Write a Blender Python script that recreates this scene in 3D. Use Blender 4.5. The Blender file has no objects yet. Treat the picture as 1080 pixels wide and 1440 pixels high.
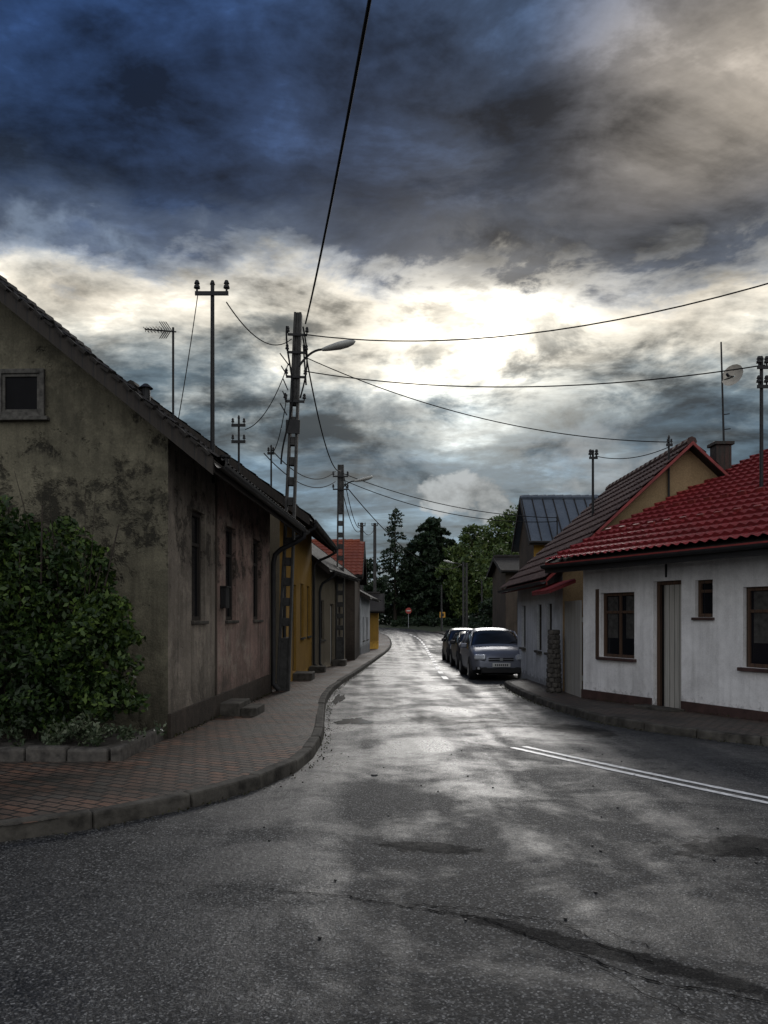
import bpy, math, random
import numpy as np
from mathutils import Vector, Matrix
random.seed(7); np.random.seed(7)
scene = bpy.context.scene
scene.view_settings.view_transform = 'Standard'
scene.view_settings.look = 'None'
scene.view_settings.exposure = 0
RAD = math.radians

# ------------------------------------------------------------------ terrain height
_gy = np.arange(-60, 400, 0.5)
_gz = np.interp(_gy, [-60, 5, 50, 60, 108, 130, 400], [0, 0, -.67, -.73, .2, .3, .3])
_gz = np.convolve(np.pad(_gz, 6, mode='edge'), np.ones(13) / 13, 'valid')
def g(y): return float(np.interp(y, _gy, _gz))
PAVE = .12

# ------------------------------------------------------------------ node helpers
class NT:
    def __init__(s, nt): s.nt = nt
    def new(s, t, **kw):
        n = s.nt.nodes.new(t)
        for k, v in kw.items(): setattr(n, k, v)
        return n
    def put(s, sock, v):
        if isinstance(v, bpy.types.NodeSocket): s.nt.links.new(v, sock)
        elif isinstance(v, (tuple, list)) and len(v) == 3 and sock.type == 'RGBA': sock.default_value = (*v, 1)
        else: sock.default_value = v
    def m(s, op, a, b=0.0, c=0.0, clamp=False):
        n = s.new('ShaderNodeMath', operation=op, use_clamp=clamp)
        s.put(n.inputs[0], a); s.put(n.inputs[1], b)
        if op in ('MULTIPLY_ADD',): s.put(n.inputs[2], c)
        return n.outputs[0]
    def mr(s, v, a, b, c=0.0, d=1.0, smooth=False):
        n = s.new('ShaderNodeMapRange')
        if smooth: n.interpolation_type = 'SMOOTHSTEP'
        s.put(n.inputs[0], v)
        for i, q in enumerate((a, b, c, d)): n.inputs[i + 1].default_value = q
        return n.outputs[0]
    def mix(s, f, a, b, bt='MIX'):
        n = s.new('ShaderNodeMix', data_type='RGBA', blend_type=bt)
        s.put(n.inputs[0], f); s.put(n.inputs[6], a); s.put(n.inputs[7], b)
        return n.outputs[2]
    def noise(s, vec, scale, detail=6, rough=.55, dist=0.0):
        n = s.new('ShaderNodeTexNoise')
        if vec is not None: s.put(n.inputs['Vector'], vec)
        n.inputs['Scale'].default_value = scale; n.inputs['Detail'].default_value = min(detail, 5)
        n.inputs['Roughness'].default_value = rough; n.inputs['Distortion'].default_value = dist
        return n.outputs['Fac']
    def mapping(s, vec, scale=(1, 1, 1), loc=(0, 0, 0), rot=(0, 0, 0)):
        n = s.new('ShaderNodeMapping'); s.put(n.inputs[0], vec)
        n.inputs['Location'].default_value = loc; n.inputs['Rotation'].default_value = rot
        n.inputs['Scale'].default_value = scale
        return n.outputs[0]
    def ramp(s, f, stops):
        n = s.new('ShaderNodeValToRGB'); cr = n.color_ramp
        while len(cr.elements) > 1: cr.elements.remove(cr.elements[-1])
        cr.elements[0].position = stops[0][0]; cr.elements[0].color = (*stops[0][1], 1)
        for p, c in stops[1:]:
            e = cr.elements.new(p); e.color = (*c, 1)
        s.put(n.inputs[0], f); return n.outputs[0]
    def bump(s, h, strength=.3, dist=.01, normal=None):
        n = s.new('ShaderNodeBump'); n.inputs['Strength'].default_value = strength
        n.inputs['Distance'].default_value = dist; s.put(n.inputs['Height'], h)
        if normal is not None: s.put(n.inputs['Normal'], normal)
        return n.outputs[0]

def newmat(name):
    m = bpy.data.materials.new(name); m.use_nodes = True
    t = NT(m.node_tree); b = m.node_tree.nodes['Principled BSDF']
    tc = t.new('ShaderNodeTexCoord')
    return m, t, b, tc.outputs['Object']

def simple(name, col, rough=.6, metal=0.0, var=.25, scale=6, bump=.0, spec=.5, bscale=40):
    m, t, b, o = newmat(name)
    n = t.noise(o, scale, 4, .6)
    lo = tuple(c * (1 - var) for c in col); hi = tuple(min(1, c * (1 + var)) for c in col)
    c = t.mix(t.mr(n, .3, .7), lo, hi)
    t.put(b.inputs['Base Color'], c)
    b.inputs['Roughness'].default_value = rough; b.inputs['Metallic'].default_value = metal
    b.inputs['Specular IOR Level'].default_value = spec
    if bump: t.put(b.inputs['Normal'], t.bump(t.noise(o, bscale, 3, .6), bump, .01))
    return m

def plaster(name, col, dirt, streak=.6, peel=.5, peelcol=None, split=None, bump=.5, lowdirt=1.2):
    """old stained render"""
    m, t, b, o = newmat(name)
    n1 = t.noise(o, 1.1, 5, .68, .4); n2 = t.noise(o, 9, 4, .65)
    sep = t.new('ShaderNodeSeparateXYZ'); t.put(sep.inputs[0], o)
    st = t.noise(t.mapping(o, (5, 5, .35)), 1.6, 5, .6)
    base = col
    if split is not None:
        f = t.mr(sep.outputs[0], split[0] - .01, split[0] + .01)
        base = t.mix(f, col, split[1])
    c = t.mix(t.m('MULTIPLY', t.mr(t.m('ADD', n1, t.m('MULTIPLY', n2, .25)), .50, .80), .8), base, dirt)
    c = t.mix(t.m('MULTIPLY', t.mr(st, .45, .75), streak), c, tuple(x * .6 for x in dirt))
    low = t.mr(t.m('ADD', sep.outputs[2], t.m('MULTIPLY', n2, -1.0)), lowdirt - .9, -.5)
    c = t.mix(t.m('MULTIPLY', low, .75), c, tuple(x * .5 for x in dirt))
    h = n2
    if peelcol:
        band = t.mr(t.m('ABSOLUTE', t.m('SUBTRACT', sep.outputs[2], 3.0)), .2, 1.4, .06, -.08)
        pk = t.mr(t.m('ADD', t.noise(o, 2.2, 5, .82, .2), band), .56 - peel * .03, .62)
        c = t.mix(t.m('MULTIPLY', pk, .8), c, peelcol)
        lk = t.mr(t.noise(t.mapping(o, (1, 1, 1), loc=(4, 2, 9)), 1.7, 5, .75), .52, .66)
        c = t.mix(t.m('MULTIPLY', lk, .5), c, tuple(x * 1.6 for x in col))
        h = t.m('SUBTRACT', n2, pk)
    fn = t.noise(o, 38, 4, .75)
    c = t.mix(.55, c, t.mix(fn, (0, 0, 0), (1, 1, 1)), 'OVERLAY')
    t.put(b.inputs['Base Color'], c)
    b.inputs['Roughness'].default_value = .9; b.inputs['Specular IOR Level'].default_value = .2
    t.put(b.inputs['Normal'], t.bump(t.m('ADD', h, t.m('MULTIPLY', fn, .6)), bump, .02))
    return m

# ------------------------------------------------------------------ mesh builder
COL = scene.collection
def link(o, parent=None):
    COL.objects.link(o)
    if parent is not None: o.parent = parent
    return o
def empty(name, loc=(0, 0, 0), rot=(0, 0, 0)):
    o = bpy.data.objects.new(name, None); o.location = loc; o.rotation_euler = rot
    o.empty_display_size = .3
    return link(o)
class MB:
    def __init__(s): s.v = []; s.f = []; s.mi = []
    def face(s, pts, mi=0):
        i = len(s.v); s.v += [tuple(p) for p in pts]; s.f.append(tuple(range(i, i + len(pts)))); s.mi.append(mi)
    def hexa(s, p, mi=0):
        i = len(s.v); s.v += [tuple(q) for q in p]
        for f in ((0, 3, 2, 1), (4, 5, 6, 7), (0, 1, 5, 4), (1, 2, 6, 5), (2, 3, 7, 6), (3, 0, 4, 7)):
            s.f.append(tuple(i + k for k in f)); s.mi.append(mi)
    def box(s, x0, x1, y0, y1, z0, z1, mi=0):
        s.hexa([(x0, y0, z0), (x1, y0, z0), (x1, y1, z0), (x0, y1, z0), (x0, y0, z1), (x1, y0, z1), (x1, y1, z1), (x0, y1, z1)], mi)
    def rbox(s, c, d, M=None, mi=0):
        M = M or Matrix.Identity(3); c = Vector(c); P = []
        for dz in (-.5, .5):
            for dx, dy in ((-.5, -.5), (.5, -.5), (.5, .5), (-.5, .5)):
                P.append(c + M @ Vector((dx * d[0], dy * d[1], dz * d[2])))
        s.hexa(P, mi)
    def cyl(s, p0, p1, r0, r1=None, n=10, mi=0, caps=True):
        r1 = r0 if r1 is None else r1
        p0 = Vector(p0); p1 = Vector(p1); d = (p1 - p0).normalized()
        a = d.orthogonal().normalized(); b = d.cross(a); i = len(s.v)
        for p, r in ((p0, r0), (p1, r1)):
            for k in range(n):
                t = 2 * math.pi * k / n
                s.v.append(tuple(p + (a * math.cos(t) + b * math.sin(t)) * r))
        for k in range(n):
            s.f.append((i + k, i + (k + 1) % n, i + n + (k + 1) % n, i + n + k)); s.mi.append(mi)
        if caps:
            s.f.append(tuple(i + k for k in reversed(range(n)))); s.mi.append(mi)
            s.f.append(tuple(i + n + k for k in range(n))); s.mi.append(mi)
    def build(s, name, mats, parent=None, bevel=0, smooth=False, subsurf=0):
        me = bpy.data.meshes.new(name); me.from_pydata(s.v, [], s.f)
        if not isinstance(mats, (list, tuple)): mats = [mats]
        for m in mats: me.materials.append(m)
        me.polygons.foreach_set('material_index', s.mi)
        if smooth: me.polygons.foreach_set('use_smooth', [True] * len(s.f))
        me.update()
        o = bpy.data.objects.new(name, me)
        if bevel:
            b = o.modifiers.new('bevel', 'BEVEL'); b.width = bevel; b.segments = 2; b.limit_method = 'ANGLE'
        if subsurf:
            q = o.modifiers.new('sub', 'SUBSURF'); q.levels = q.render_levels = subsurf
        return link(o, parent)
def tube(name, pts, r, mat, parent=None, res=2, smooth=False):
    cu = bpy.data.curves.new(name, 'CURVE'); cu.dimensions = '3D'; cu.bevel_depth = r; cu.bevel_resolution = res
    sp = cu.splines.new('POLY'); sp.points.add(len(pts) - 1)
    for i, p in enumerate(pts): sp.points[i].co = (*p, 1)
    cu.materials.append(mat); cu.use_fill_caps = True
    return link(bpy.data.objects.new(name, cu), parent)
def wire(name, a, b, sag, r=.016, n=28, mat=None):
    a = Vector(a); b = Vector(b); P = []
    for i in range(n + 1):
        t = i / n; p = a.lerp(b, t); p.z -= 4 * sag * t * (1 - t); P.append(p)
    return tube(name, P, r, mat or M_wire)

# ------------------------------------------------------------------ materials
def asphalt_mat():
    m, t, b, o = newmat('asphalt')
    sep = t.new('ShaderNodeSeparateXYZ'); t.put(sep.inputs[0], o)
    mid = t.noise(o, .8, 5, .66, .5); fine = t.noise(o, 30, 4, .85)
    vor = t.new('ShaderNodeTexVoronoi'); t.put(vor.inputs['Vector'], o); vor.inputs['Scale'].default_value = 100
    bw = t.new('ShaderNodeRGBToBW'); t.put(bw.inputs[0], vor.outputs['Color'])
    c = t.ramp(bw.outputs[0], [(0, (.005, .005, .006)), (.45, (.016, .0165, .0175)), (.68, (.050, .051, .052)), (.84, (.17, .17, .166)), (1, (.36, .36, .35))])
    c = t.mix(1.0, c, t.mix(t.mr(fine, .35, .65), (.45, .45, .45), (1.5, 1.5, 1.5)), 'MULTIPLY')
    med = t.noise(o, 5.5, 4, .7)
    damp = None
    for (cx_, cy_, rx, ry, ang) in ((.31, 5.38, .42, .14, -.25), (2.55, 5.4, .60, .28, .2), (1.1, 3.65, 1.0, .09, -.62), (1.15, 12.7, .95, .75, .0), (2.9, 11.6, .45, .9, .4)):
        vm = t.new('ShaderNodeVectorMath', operation='SUBTRACT'); t.put(vm.inputs[0], o); vm.inputs[1].default_value = (cx_, cy_, 0)
        vr = t.mapping(vm.outputs[0], (1, 1, 1), rot=(0, 0, -ang)); vs = t.mapping(vr, (1 / rx, 1 / ry, 0))
        ln = t.new('ShaderNodeVectorMath', operation='LENGTH'); t.put(ln.inputs[0], vs)
        d = t.m('SUBTRACT', 1.0, ln.outputs['Value'])
        damp = d if damp is None else t.m('MAXIMUM', damp, d)
    damp = t.mr(t.m('ADD', damp, t.m('MULTIPLY', t.m('SUBTRACT', med, .5), 2.2)), -.05, .20, 0, 1, True)
    c = t.mix(t.m('MULTIPLY', t.mr(mid, .38, .66), .35), c, (.012, .012, .013))
    c = t.mix(t.m('MULTIPLY', damp, .80), c, (.005, .005, .006))
    t.put(b.inputs['Base Color'], c)
    tr = t.noise(t.mapping(o, (1.5, .07, 1)), 1.0, 3, .5, .2)
    lane = t.m('MULTIPLY', t.mr(t.m('ABSOLUTE', t.m('SUBTRACT', sep.outputs[0], .5)), .5, 3.0, 1, 0, True), t.mr(sep.outputs[1], 5.0, 10.0, .0, 1, True))
    wet = t.m('ADD', t.mr(mid, .42, .60, -.12, .50), t.mr(tr, .40, .62, -.18, .30))
    wet = t.m('ADD', wet, t.m('MULTIPLY', t.m('SUBTRACT', med, .5), .8))
    wet = t.m('ADD', wet, t.m('MULTIPLY', lane, .46), clamp=True)
    t.put(b.inputs['Roughness'], t.m('ADD', t.mr(wet, 0, 1, .66, .27), t.mr(fine, .3, .7, -.07, .09)))
    far = t.mr(sep.outputs[1], 16.0, 45.0, 1.0, .6, True)
    sp = t.m('MULTIPLY', t.m('MULTIPLY', t.mr(wet, 0, 1, .20, .58), far), t.mr(damp, 0, 1, 1, .22))
    t.put(b.inputs['Specular IOR Level'], sp)
    h = t.m('ADD', bw.outputs[0], t.m('MULTIPLY', fine, 2.0))
    bp = t.new('ShaderNodeBump'); t.put(bp.inputs['Height'], h); bp.inputs['Distance'].default_value = .007; t.put(bp.inputs['Strength'], t.mr(wet, 0, 1, .85, .42))
    t.put(b.inputs['Normal'], bp.outputs[0])
    return m
def paver_mat(name, ca, cb, mortar, scale=1.0, rot=0.0, bw=.2, rh=.11):
    m, t, b, o = newmat(name)
    br = t.new('ShaderNodeTexBrick'); t.put(br.inputs['Vector'], t.mapping(o, (1, 1, 1), rot=(0, 0, rot)))
    br.inputs['Scale'].default_value = scale
    br.inputs['Brick Width'].default_value = bw; br.inputs['Row Height'].default_value = rh
    br.inputs['Mortar Size'].default_value = .012; br.inputs['Mortar Smooth'].default_value = .3
    br.inputs['Color1'].default_value = (*ca, 1); br.inputs['Color2'].default_value = (*cb, 1)
    br.inputs['Mortar'].default_value = (*mortar, 1)
    n = t.noise(o, .9, 5, .7, .5)
    c = t.mix(t.m('MULTIPLY', t.mr(n, .38, .66), .8), br.outputs['Color'], (.018, .019, .016))
    f = t.noise(o, 22, 4, .75)
    c = t.mix(.8, c, t.mix(f, (0, 0, 0), (1, 1, 1)), 'OVERLAY')
    t.put(b.inputs['Base Color'], c)
    t.put(b.inputs['Roughness'], t.mr(n, .3, .7, .8, .5)); b.inputs['Specular IOR Level'].default_value = .3
    h = t.m('SUBTRACT', t.m('MULTIPLY', f, .5), br.outputs['Fac'])
    t.put(b.inputs['Normal'], t.bump(h, 1.0, .018)); return m
def leaf_mat(name, a, b_, c_):
    m, t, b, o = newmat(name)
    geo = t.new('ShaderNodeNewGeometry')
    n = t.noise(o, .9, 2, .6)
    f = t.m('ADD', t.m('MULTIPLY', geo.outputs['Random Per Island'], .55), t.mr(n, .3, .7, 0, .45))
    t.put(b.inputs['Base Color'], t.ramp(f, [(0, a), (.5, b_), (1, c_)]))
    b.inputs['Roughness'].default_value = .5; b.inputs['Specular IOR Level'].default_value = .3
    return m
def tile_mat(name, a, b_, rough=.45, spec=.35):
    m, t, b, o = newmat(name)
    n = t.noise(o, .9, 5, .7, .3); n2 = t.noise(o, 14, 4, .7)
    c = t.mix(t.mr(n, .3, .7), a, b_)
    c = t.mix(t.m('MULTIPLY', t.mr(n2, .5, .75), .5), c, tuple(x * .35 for x in a))
    t.put(b.inputs['Base Color'], c); t.put(b.inputs['Roughness'], t.mr(n2, .3, .7, rough - .08, rough + .2))
    b.inputs['Specular IOR Level'].default_value = spec
    t.put(b.inputs['Normal'], t.bump(n2, .2, .008)); return m
def wood_mat(name, a, b_, plank=.14):
    m, t, b, o = newmat(name)
    w = t.noise(t.mapping(o, (14, 14, .8)), 2, 4, .6)
    c = t.mix(t.mr(w, .3, .7), a, b_)
    sep = t.new('ShaderNodeSeparateXYZ'); t.put(sep.inputs[0], o)
    fr = t.m('FRACT', t.m('DIVIDE', t.m('ADD', sep.outputs[0], sep.outputs[1]), plank))
    gap = t.m('LESS_THAN', fr, .1)
    c = t.mix(t.m('MULTIPLY', gap, .8), c, (.01, .01, .01))
    t.put(b.inputs['Base Color'], c); b.inputs['Roughness'].default_value = .8
    t.put(b.inputs['Normal'], t.bump(t.m('SUBTRACT', w, gap), .5, .01)); return m

M_asph = asphalt_mat()
M_crack = simple('crack_tar', (.004, .004, .005), .9, var=.3, spec=.05)
M_water = simple('puddle_water', (.010, .011, .013), .24, var=.1, spec=.7)
M_line = simple('road_paint', (.74, .74, .71), .45, var=.4, scale=18, bump=.2)
M_pav = paver_mat('pavers', (.185, .100, .066), (.088, .076, .064), (.005, .005, .005), rot=.5)
M_pavR = paver_mat('pavers_side', (.14, .10, .078), (.09, .078, .065), (.008, .007, .007), rot=1.3)
M_kerb = simple('kerb_concrete', (.060, .055, .047), .85, var=.7, scale=5, bump=.7, spec=.2)
M_grass = simple('ground_grass', (.035, .045, .018), .95, var=.5, scale=3, bump=.6)
M_wire = simple('cable_rubber', (.010, .010, .011), .8, spec=.2)
M_conc = simple('pole_concrete', (.040, .039, .037), .85, var=.5, scale=7, bump=.5)
M_dark = simple('dark_metal', (.016, .016, .017), .6, var=.4, spec=.3)
M_black = simple('blackness', (.006, .006, .007), .6)
M_glass = simple('window_glass', (.008, .009, .012), .15, var=.1, spec=.35)
M_wood = wood_mat('brown_wood', (.045, .022, .012), (.09, .05, .028))
M_woodd = wood_mat('dark_wood', (.016, .012, .010), (.032, .025, .018))
M_door = wood_mat('grey_door_boards', (.30, .29, .26), (.42, .40, .36), .11)
M_white = simple('white_paint', (.55, .54, .5), .5, var=.2)
M_dish = simple('dish_paint', (.42, .39, .33), .6, var=.2)
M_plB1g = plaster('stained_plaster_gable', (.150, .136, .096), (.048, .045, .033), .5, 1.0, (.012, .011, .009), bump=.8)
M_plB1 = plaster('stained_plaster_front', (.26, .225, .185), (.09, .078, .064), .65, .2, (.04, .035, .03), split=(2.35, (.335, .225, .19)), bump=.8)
M_yel = plaster('yellow_plaster', (.74, .43, .08), (.36, .21, .05), .4, lowdirt=.2)
M_bei = plaster('beige_plaster', (.42, .36, .27), (.20, .17, .12), .5, lowdirt=.2)
M_whi = plaster('white_plaster', (.86, .85, .84), (.56, .55, .54), .38, bump=.4, lowdirt=.6)
M_whb = plaster('cool_white_plaster', (.62, .64, .66), (.36, .37, .38), .5, bump=.3, lowdirt=.5)
M_gab = plaster('cream_gable', (.60, .43, .25), (.40, .28, .15), .3, lowdirt=-2)
M_brn = plaster('brown_plaster', (.10, .078, .062), (.05, .042, .035), .5)
M_plinth = simple('plinth_paint', (.05, .026, .022), .7, var=.4, bump=.3)
M_redtile = tile_mat('red_metal_tile', (.25, .028, .030), (.14, .020, .022), .45, .25)
M_redtrim = simple('red_trim', (.20, .025, .022), .6, var=.3)
M_brntile = tile_mat('brown_tile', (.050, .028, .025), (.095, .058, .050), .7, .2)
M_dktile = tile_mat('dark_tile', (.016, .014, .013), (.030, .027, .024), .75, .2)
M_ortile = tile_mat('orange_tile', (.28, .075, .038), (.16, .04, .025), .7)
M_metal = tile_mat('grey_sheet_metal', (.060, .078, .105), (.10, .12, .15), .5, .3)
M_brick = paver_mat('chimney_brick', (.07, .035, .028), (.05, .028, .022), (.04, .036, .03))
M_stone = simple('rubble_stone', (.060, .054, .047), .9, var=.7, scale=9, bump=1.0, bscale=9)
M_bark = simple('bark', (.035, .027, .02), .9, var=.5, scale=12, bump=.8)
M_leaf = leaf_mat('bush_leaves', (.004, .009, .003), (.020, .044, .009), (.12, .18, .032))
M_leafd = leaf_mat('dark_needles', (.007, .014, .009), (.018, .034, .016), (.042, .068, .028))
M_leafm = leaf_mat('tree_leaves', (.022, .040, .012), (.060, .096, .024), (.13, .16, .04))
M_alu = simple('aluminium', (.35, .36, .37), .35, .9, var=.2)
M_lamp = simple('lamp_cover', (.40, .40, .37), .4, var=.15)

# ------------------------------------------------------------------ ground / road
YS = list(range(-40, 131))
def strip(name, ys, xl, xr, dz, mat, skirt=0):
    mb = MB()
    for i in range(len(ys) - 1):
        a, b = ys[i], ys[i + 1]
        mb.face([(xl(a), a, g(a) + dz), (xr(a), a, g(a) + dz), (xr(b), b, g(b) + dz), (xl(b), b, g(b) + dz)])
    return mb.build(name, mat)
gb = [-1500, -300, -60] + YS + [160, 220, 300, 390, 1200, 3500]
strip('ground', gb, lambda y: -2500, lambda y: 2500, 0, M_grass)

LK = [(-30, 0.2), (-12, 3.0), (-6, 4.25), (-3.6, 5.1), (-2.71, 5.45), (-2.33, 5.72), (-1.94, 6.15), (-1.49, 6.7), (-1.0, 7.6), (-.81, 8.77), (-.80, 10.3), (-1.0, 13.1),
      (-1.22, 16.3), (-1.17, 20.4), (-.68, 29.5), (-.19, 40.3), (.5, 56), (.75, 68), (.2, 82), (-2.5, 94), (-10, 103), (-40, 112)]
RK = [(40, 5.2), (30, 5.6), (12, 7.4), (7, 8.7), (4.98, 9.76), (4.15, 10.9), (3.5, 12.1), (3.28, 13.6), (3.05, 16.3), (3.12, 20.3), (3.3, 21.0), (4.3, 21.7), (4.5, 23), (4.75, 30),
      (5.2, 42), (6.2, 60), (6.6, 75), (6.2, 88), (3.5, 101), (-4, 112), (-12, 117), (-40, 124)]
def chaikin(P, k=2):
    for _ in range(k):
        Q = [P[0]]
        for a, b in zip(P[:-1], P[1:]):
            Q += [(.75 * a[0] + .25 * b[0], .75 * a[1] + .25 * b[1]), (.25 * a[0] + .75 * b[0], .25 * a[1] + .75 * b[1])]
        Q.append(P[-1]); P = Q
    return P
LKs = chaikin(LK); RKs = chaikin(RK)
def interp(C, y): return float(np.interp(y, [p[1] for p in C], [p[0] for p in C]))
strip('road', [y for y in YS if y <= 124],
      lambda y: -40 if y < 14 else interp(LKs, y) - .1, lambda y: 40 if y < 11 else interp(RKs, y) + .1, .004, M_asph)

def sidewalk(name, C, side, inner, mat):
    mb = MB()
    C2 = []
    for a, b in zip(C[:-1], C[1:]):
        n = max(1, int(abs(b[1] - a[1]) / 1.5))
        C2 += [(a[0] + (b[0] - a[0]) * k / n, a[1] + (b[1] - a[1]) * k / n) for k in range(n)]
    C2.append(C[-1])
    for a, b in zip(C2[:-1], C2[1:]):
        xa, xb = a[0] + side * .08, b[0] + side * .08
        ia, ib = inner(a[1], xa), inner(b[1], xb); za, zb = g(a[1]) + PAVE, g(b[1]) + PAVE
        q = [(xa, a[1], za), (ia, a[1], za), (ib, b[1], zb), (xb, b[1], zb)]
        mb.face(q if side > 0 else q[::-1])
    return mb.build(name, mat)
sidewalk('sidewalk', [p for p in LKs if p[1] < 90], -1, lambda y, x: min(x - .5, -14) if y < 57 else x - 1.6, M_pav)
sidewalk('sidewalk', [p for p in RKs if p[1] < 90], 1, lambda y, x: max(x + .5, 14) if y < 24 else x + 1.6, M_pavR)
def kerb(name, C, side, ymax):
    P = [Vector((p[0], p[1], 0)) for p in C if p[1] < ymax and abs(p[0]) < 20]
    acc = 0; out = [P[0]]
    for a, b in zip(P[:-1], P[1:]):
        d = (b - a).length; pos = 0
        while acc + (d - pos) >= .9:
            pos += .9 - acc; acc = 0; out.append(a.lerp(b, pos / d))
        acc += d - pos
    mb = MB()
    for a, b in zip(out[:-1], out[1:]):
        t = (b - a).normalized(); a2 = a + t * .009; b2 = b - t * .009
        nrm = Vector((t.y, -t.x, 0)) * side; w = nrm * .15
        dz = random.uniform(-.012, .010); jj = nrm * random.uniform(-.008, .008); a2 = a2 + jj; b2 = b2 + jj
        za, zb = g(a.y), g(b.y)
        def v(p, z): return (p.x, p.y, z)
        q = [v(a2, za - .1), v(b2, zb - .1), v(b2 + w, zb - .1), v(a2 + w, za - .1),
             v(a2 + nrm * .02, za + PAVE + .012 + dz), v(b2 + nrm * .02, zb + PAVE + .012 + dz), v(b2 + w, zb + PAVE + .012 + dz), v(a2 + w, za + PAVE + .012 + dz)]
        if side > 0: mb.hexa(q)
        else: mb.hexa([q[0], q[3], q[2], q[1], q[4], q[7], q[6], q[5]])
    mb.build(name, M_kerb, bevel=.022)
kerb('kerb', LKs, -1, 90); kerb('kerb', RKs, 1, 90)

def ribbon(name, P, w, dz, mat, parent=None, mb=None):
    own = mb is None; mb = mb or MB()
    for i in range(len(P) - 1):
        a, b = Vector((*P[i], 0)), Vector((*P[i + 1], 0))
        ta = ((Vector((*P[min(i + 1, len(P) - 1)], 0)) - Vector((*P[max(i - 1, 0)], 0)))).normalized()
        tb = ((Vector((*P[min(i + 2, len(P) - 1)], 0)) - a)).normalized()
        wa = w[i] if isinstance(w, list) else w; wb = w[i + 1] if isinstance(w, list) else w
        na = Vector((-ta.y, ta.x, 0)) * wa / 2; nb = Vector((-tb.y, tb.x, 0)) * wb / 2
        mb.face([(*(a - na).xy, g(a.y) + dz), (*(b - nb).xy, g(b.y) + dz), (*(b + nb).xy, g(b.y) + dz), (*(a + na).xy, g(a.y) + dz)][::-1])
    if own: return mb.build(name, mat)
mb = MB()
base = chaikin([(1.72, 9.85), (2.45, 8.45), (3.35, 6.85), (4.5, 5.1), (6.5, 3.0), (10, .5)], 4)
for off in (-.095, .095):
    Q = []; Wd = []
    for i, p in enumerate(base):
        a = Vector(base[max(i - 1, 0)]); b = Vector(base[min(i + 1, len(base) - 1)]); t = (b - a).normalized()
        Q.append((p[0] - t.y * off, p[1] + t.x * off)); Wd.append(random.uniform(.068, .088))
    ribbon('', Q, Wd, .010, None, mb=mb)
mb.build('road_marking_double_line', M_line)
mb = MB()
cl = [(1.85, 22.5), (1.95, 27), (2.48, 40), (3.2, 58), (3.4, 70), (3.1, 82), (1.4, 93), (-4, 103)]
cl = chaikin(cl, 2); y = 23.0
cx = lambda y: float(np.interp(y, [p[1] for p in cl], [p[0] for p in cl]))
while y < 98:
    L_ = 1.4 if y < 40 else 2.2
    ribbon('', [(cx(y), y), (cx(y + L_ / 2), y + L_ / 2), (cx(y + L_), y + L_)], .16, .014, None, mb=mb); y += L_ + 1.5
mb.build('road_marking_dashes', M_line)
def blob(cx_, cy_, rx, ry, seed, dz=.007, rot=0):
    r = random.Random(seed); n = 110; P = []
    ph = [r.uniform(0, 6.28) for _ in range(8)]
    for i in range(n):
        t = 2 * math.pi * i / n
        k = 1 + .25 * math.sin(2 * t + ph[0]) + .18 * math.sin(3 * t + ph[1]) + .12 * math.sin(5 * t + ph[2]) + .08 * math.sin(9 * t + ph[3]) + .06 * math.sin(16 * t + ph[4]) + .04 * math.sin(27 * t + ph[5])
        x = rx * k * math.cos(t); yy = ry * k * math.sin(t)
        x, yy = x * math.cos(rot) - yy * math.sin(rot), x * math.sin(rot) + yy * math.cos(rot)
        P.append((cx_ + x, cy_ + yy, g(cy_ + yy) + dz))
    return P
mb = MB()
for i, a in enumerate([(-.50, 12.6, .22, .5), (-.98, 16.6, .09, 1.3)]):
    mb.face(blob(a[0], a[1], a[2], a[3], i + 3, dz=.009))
mb.build('puddles', M_water)
mb = MB()
def crack(P, w0):
    Q = []; W = []; ox = oy = 0
    for a, b in zip(P[:-1], P[1:]):
        n = max(2, int(math.dist(a, b) / .03))
        for k in range(n):
            t = k / n; ox = ox * .82 + random.gauss(0, .010); oy = oy * .82 + random.gauss(0, .010)
            Q.append((a[0] + (b[0] - a[0]) * t + ox, a[1] + (b[1] - a[1]) * t + oy)); W.append(w0 * random.uniform(.1, 1.3))
    W[0] = W[-1] = .001
    ribbon('', Q, W, .0085, None, mb=mb)
crack([(-.72, 4.55), (-.2, 4.4), (.1, 4.25), (.55, 4.05), (.85, 3.7), (1.2, 3.35), (1.7, 3.1), (2.4, 2.9)], .012)
crack([(.0, 4.32), (.5, 4.22), (1.0, 3.9), (1.25, 3.5)], .008)
crack([(.55, 4.05), (.75, 4.1), (1.1, 3.95), (1.3, 3.7)], .006)
crack([(.85, 3.7), (.95, 3.5), (1.15, 3.2), (1.3, 3.0)], .006)
crack([(-2.2, 4.8), (-1.6, 4.65), (-.72, 4.55)], .005)
crack([(1.9, 5.5), (2.3, 5.3), (2.6, 4.9), (3.3, 4.6)], .008)
mb.build('road_cracks', M_crack)
mb = MB(); mb.cyl((-.1, 7.95, g(8)), (-.1, 7.95, g(8) + .02), .04, .03)
for i in range(40):
    x = random.uniform(-1.2, 3.5); y = random.uniform(3.5, 10); mb.rbox((x, y, g(y) + .01), (.016, .011, .008), Matrix.Rotation(random.uniform(0, 3), 3, 'Z'))
mb.build('road_debris', M_black)
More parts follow.
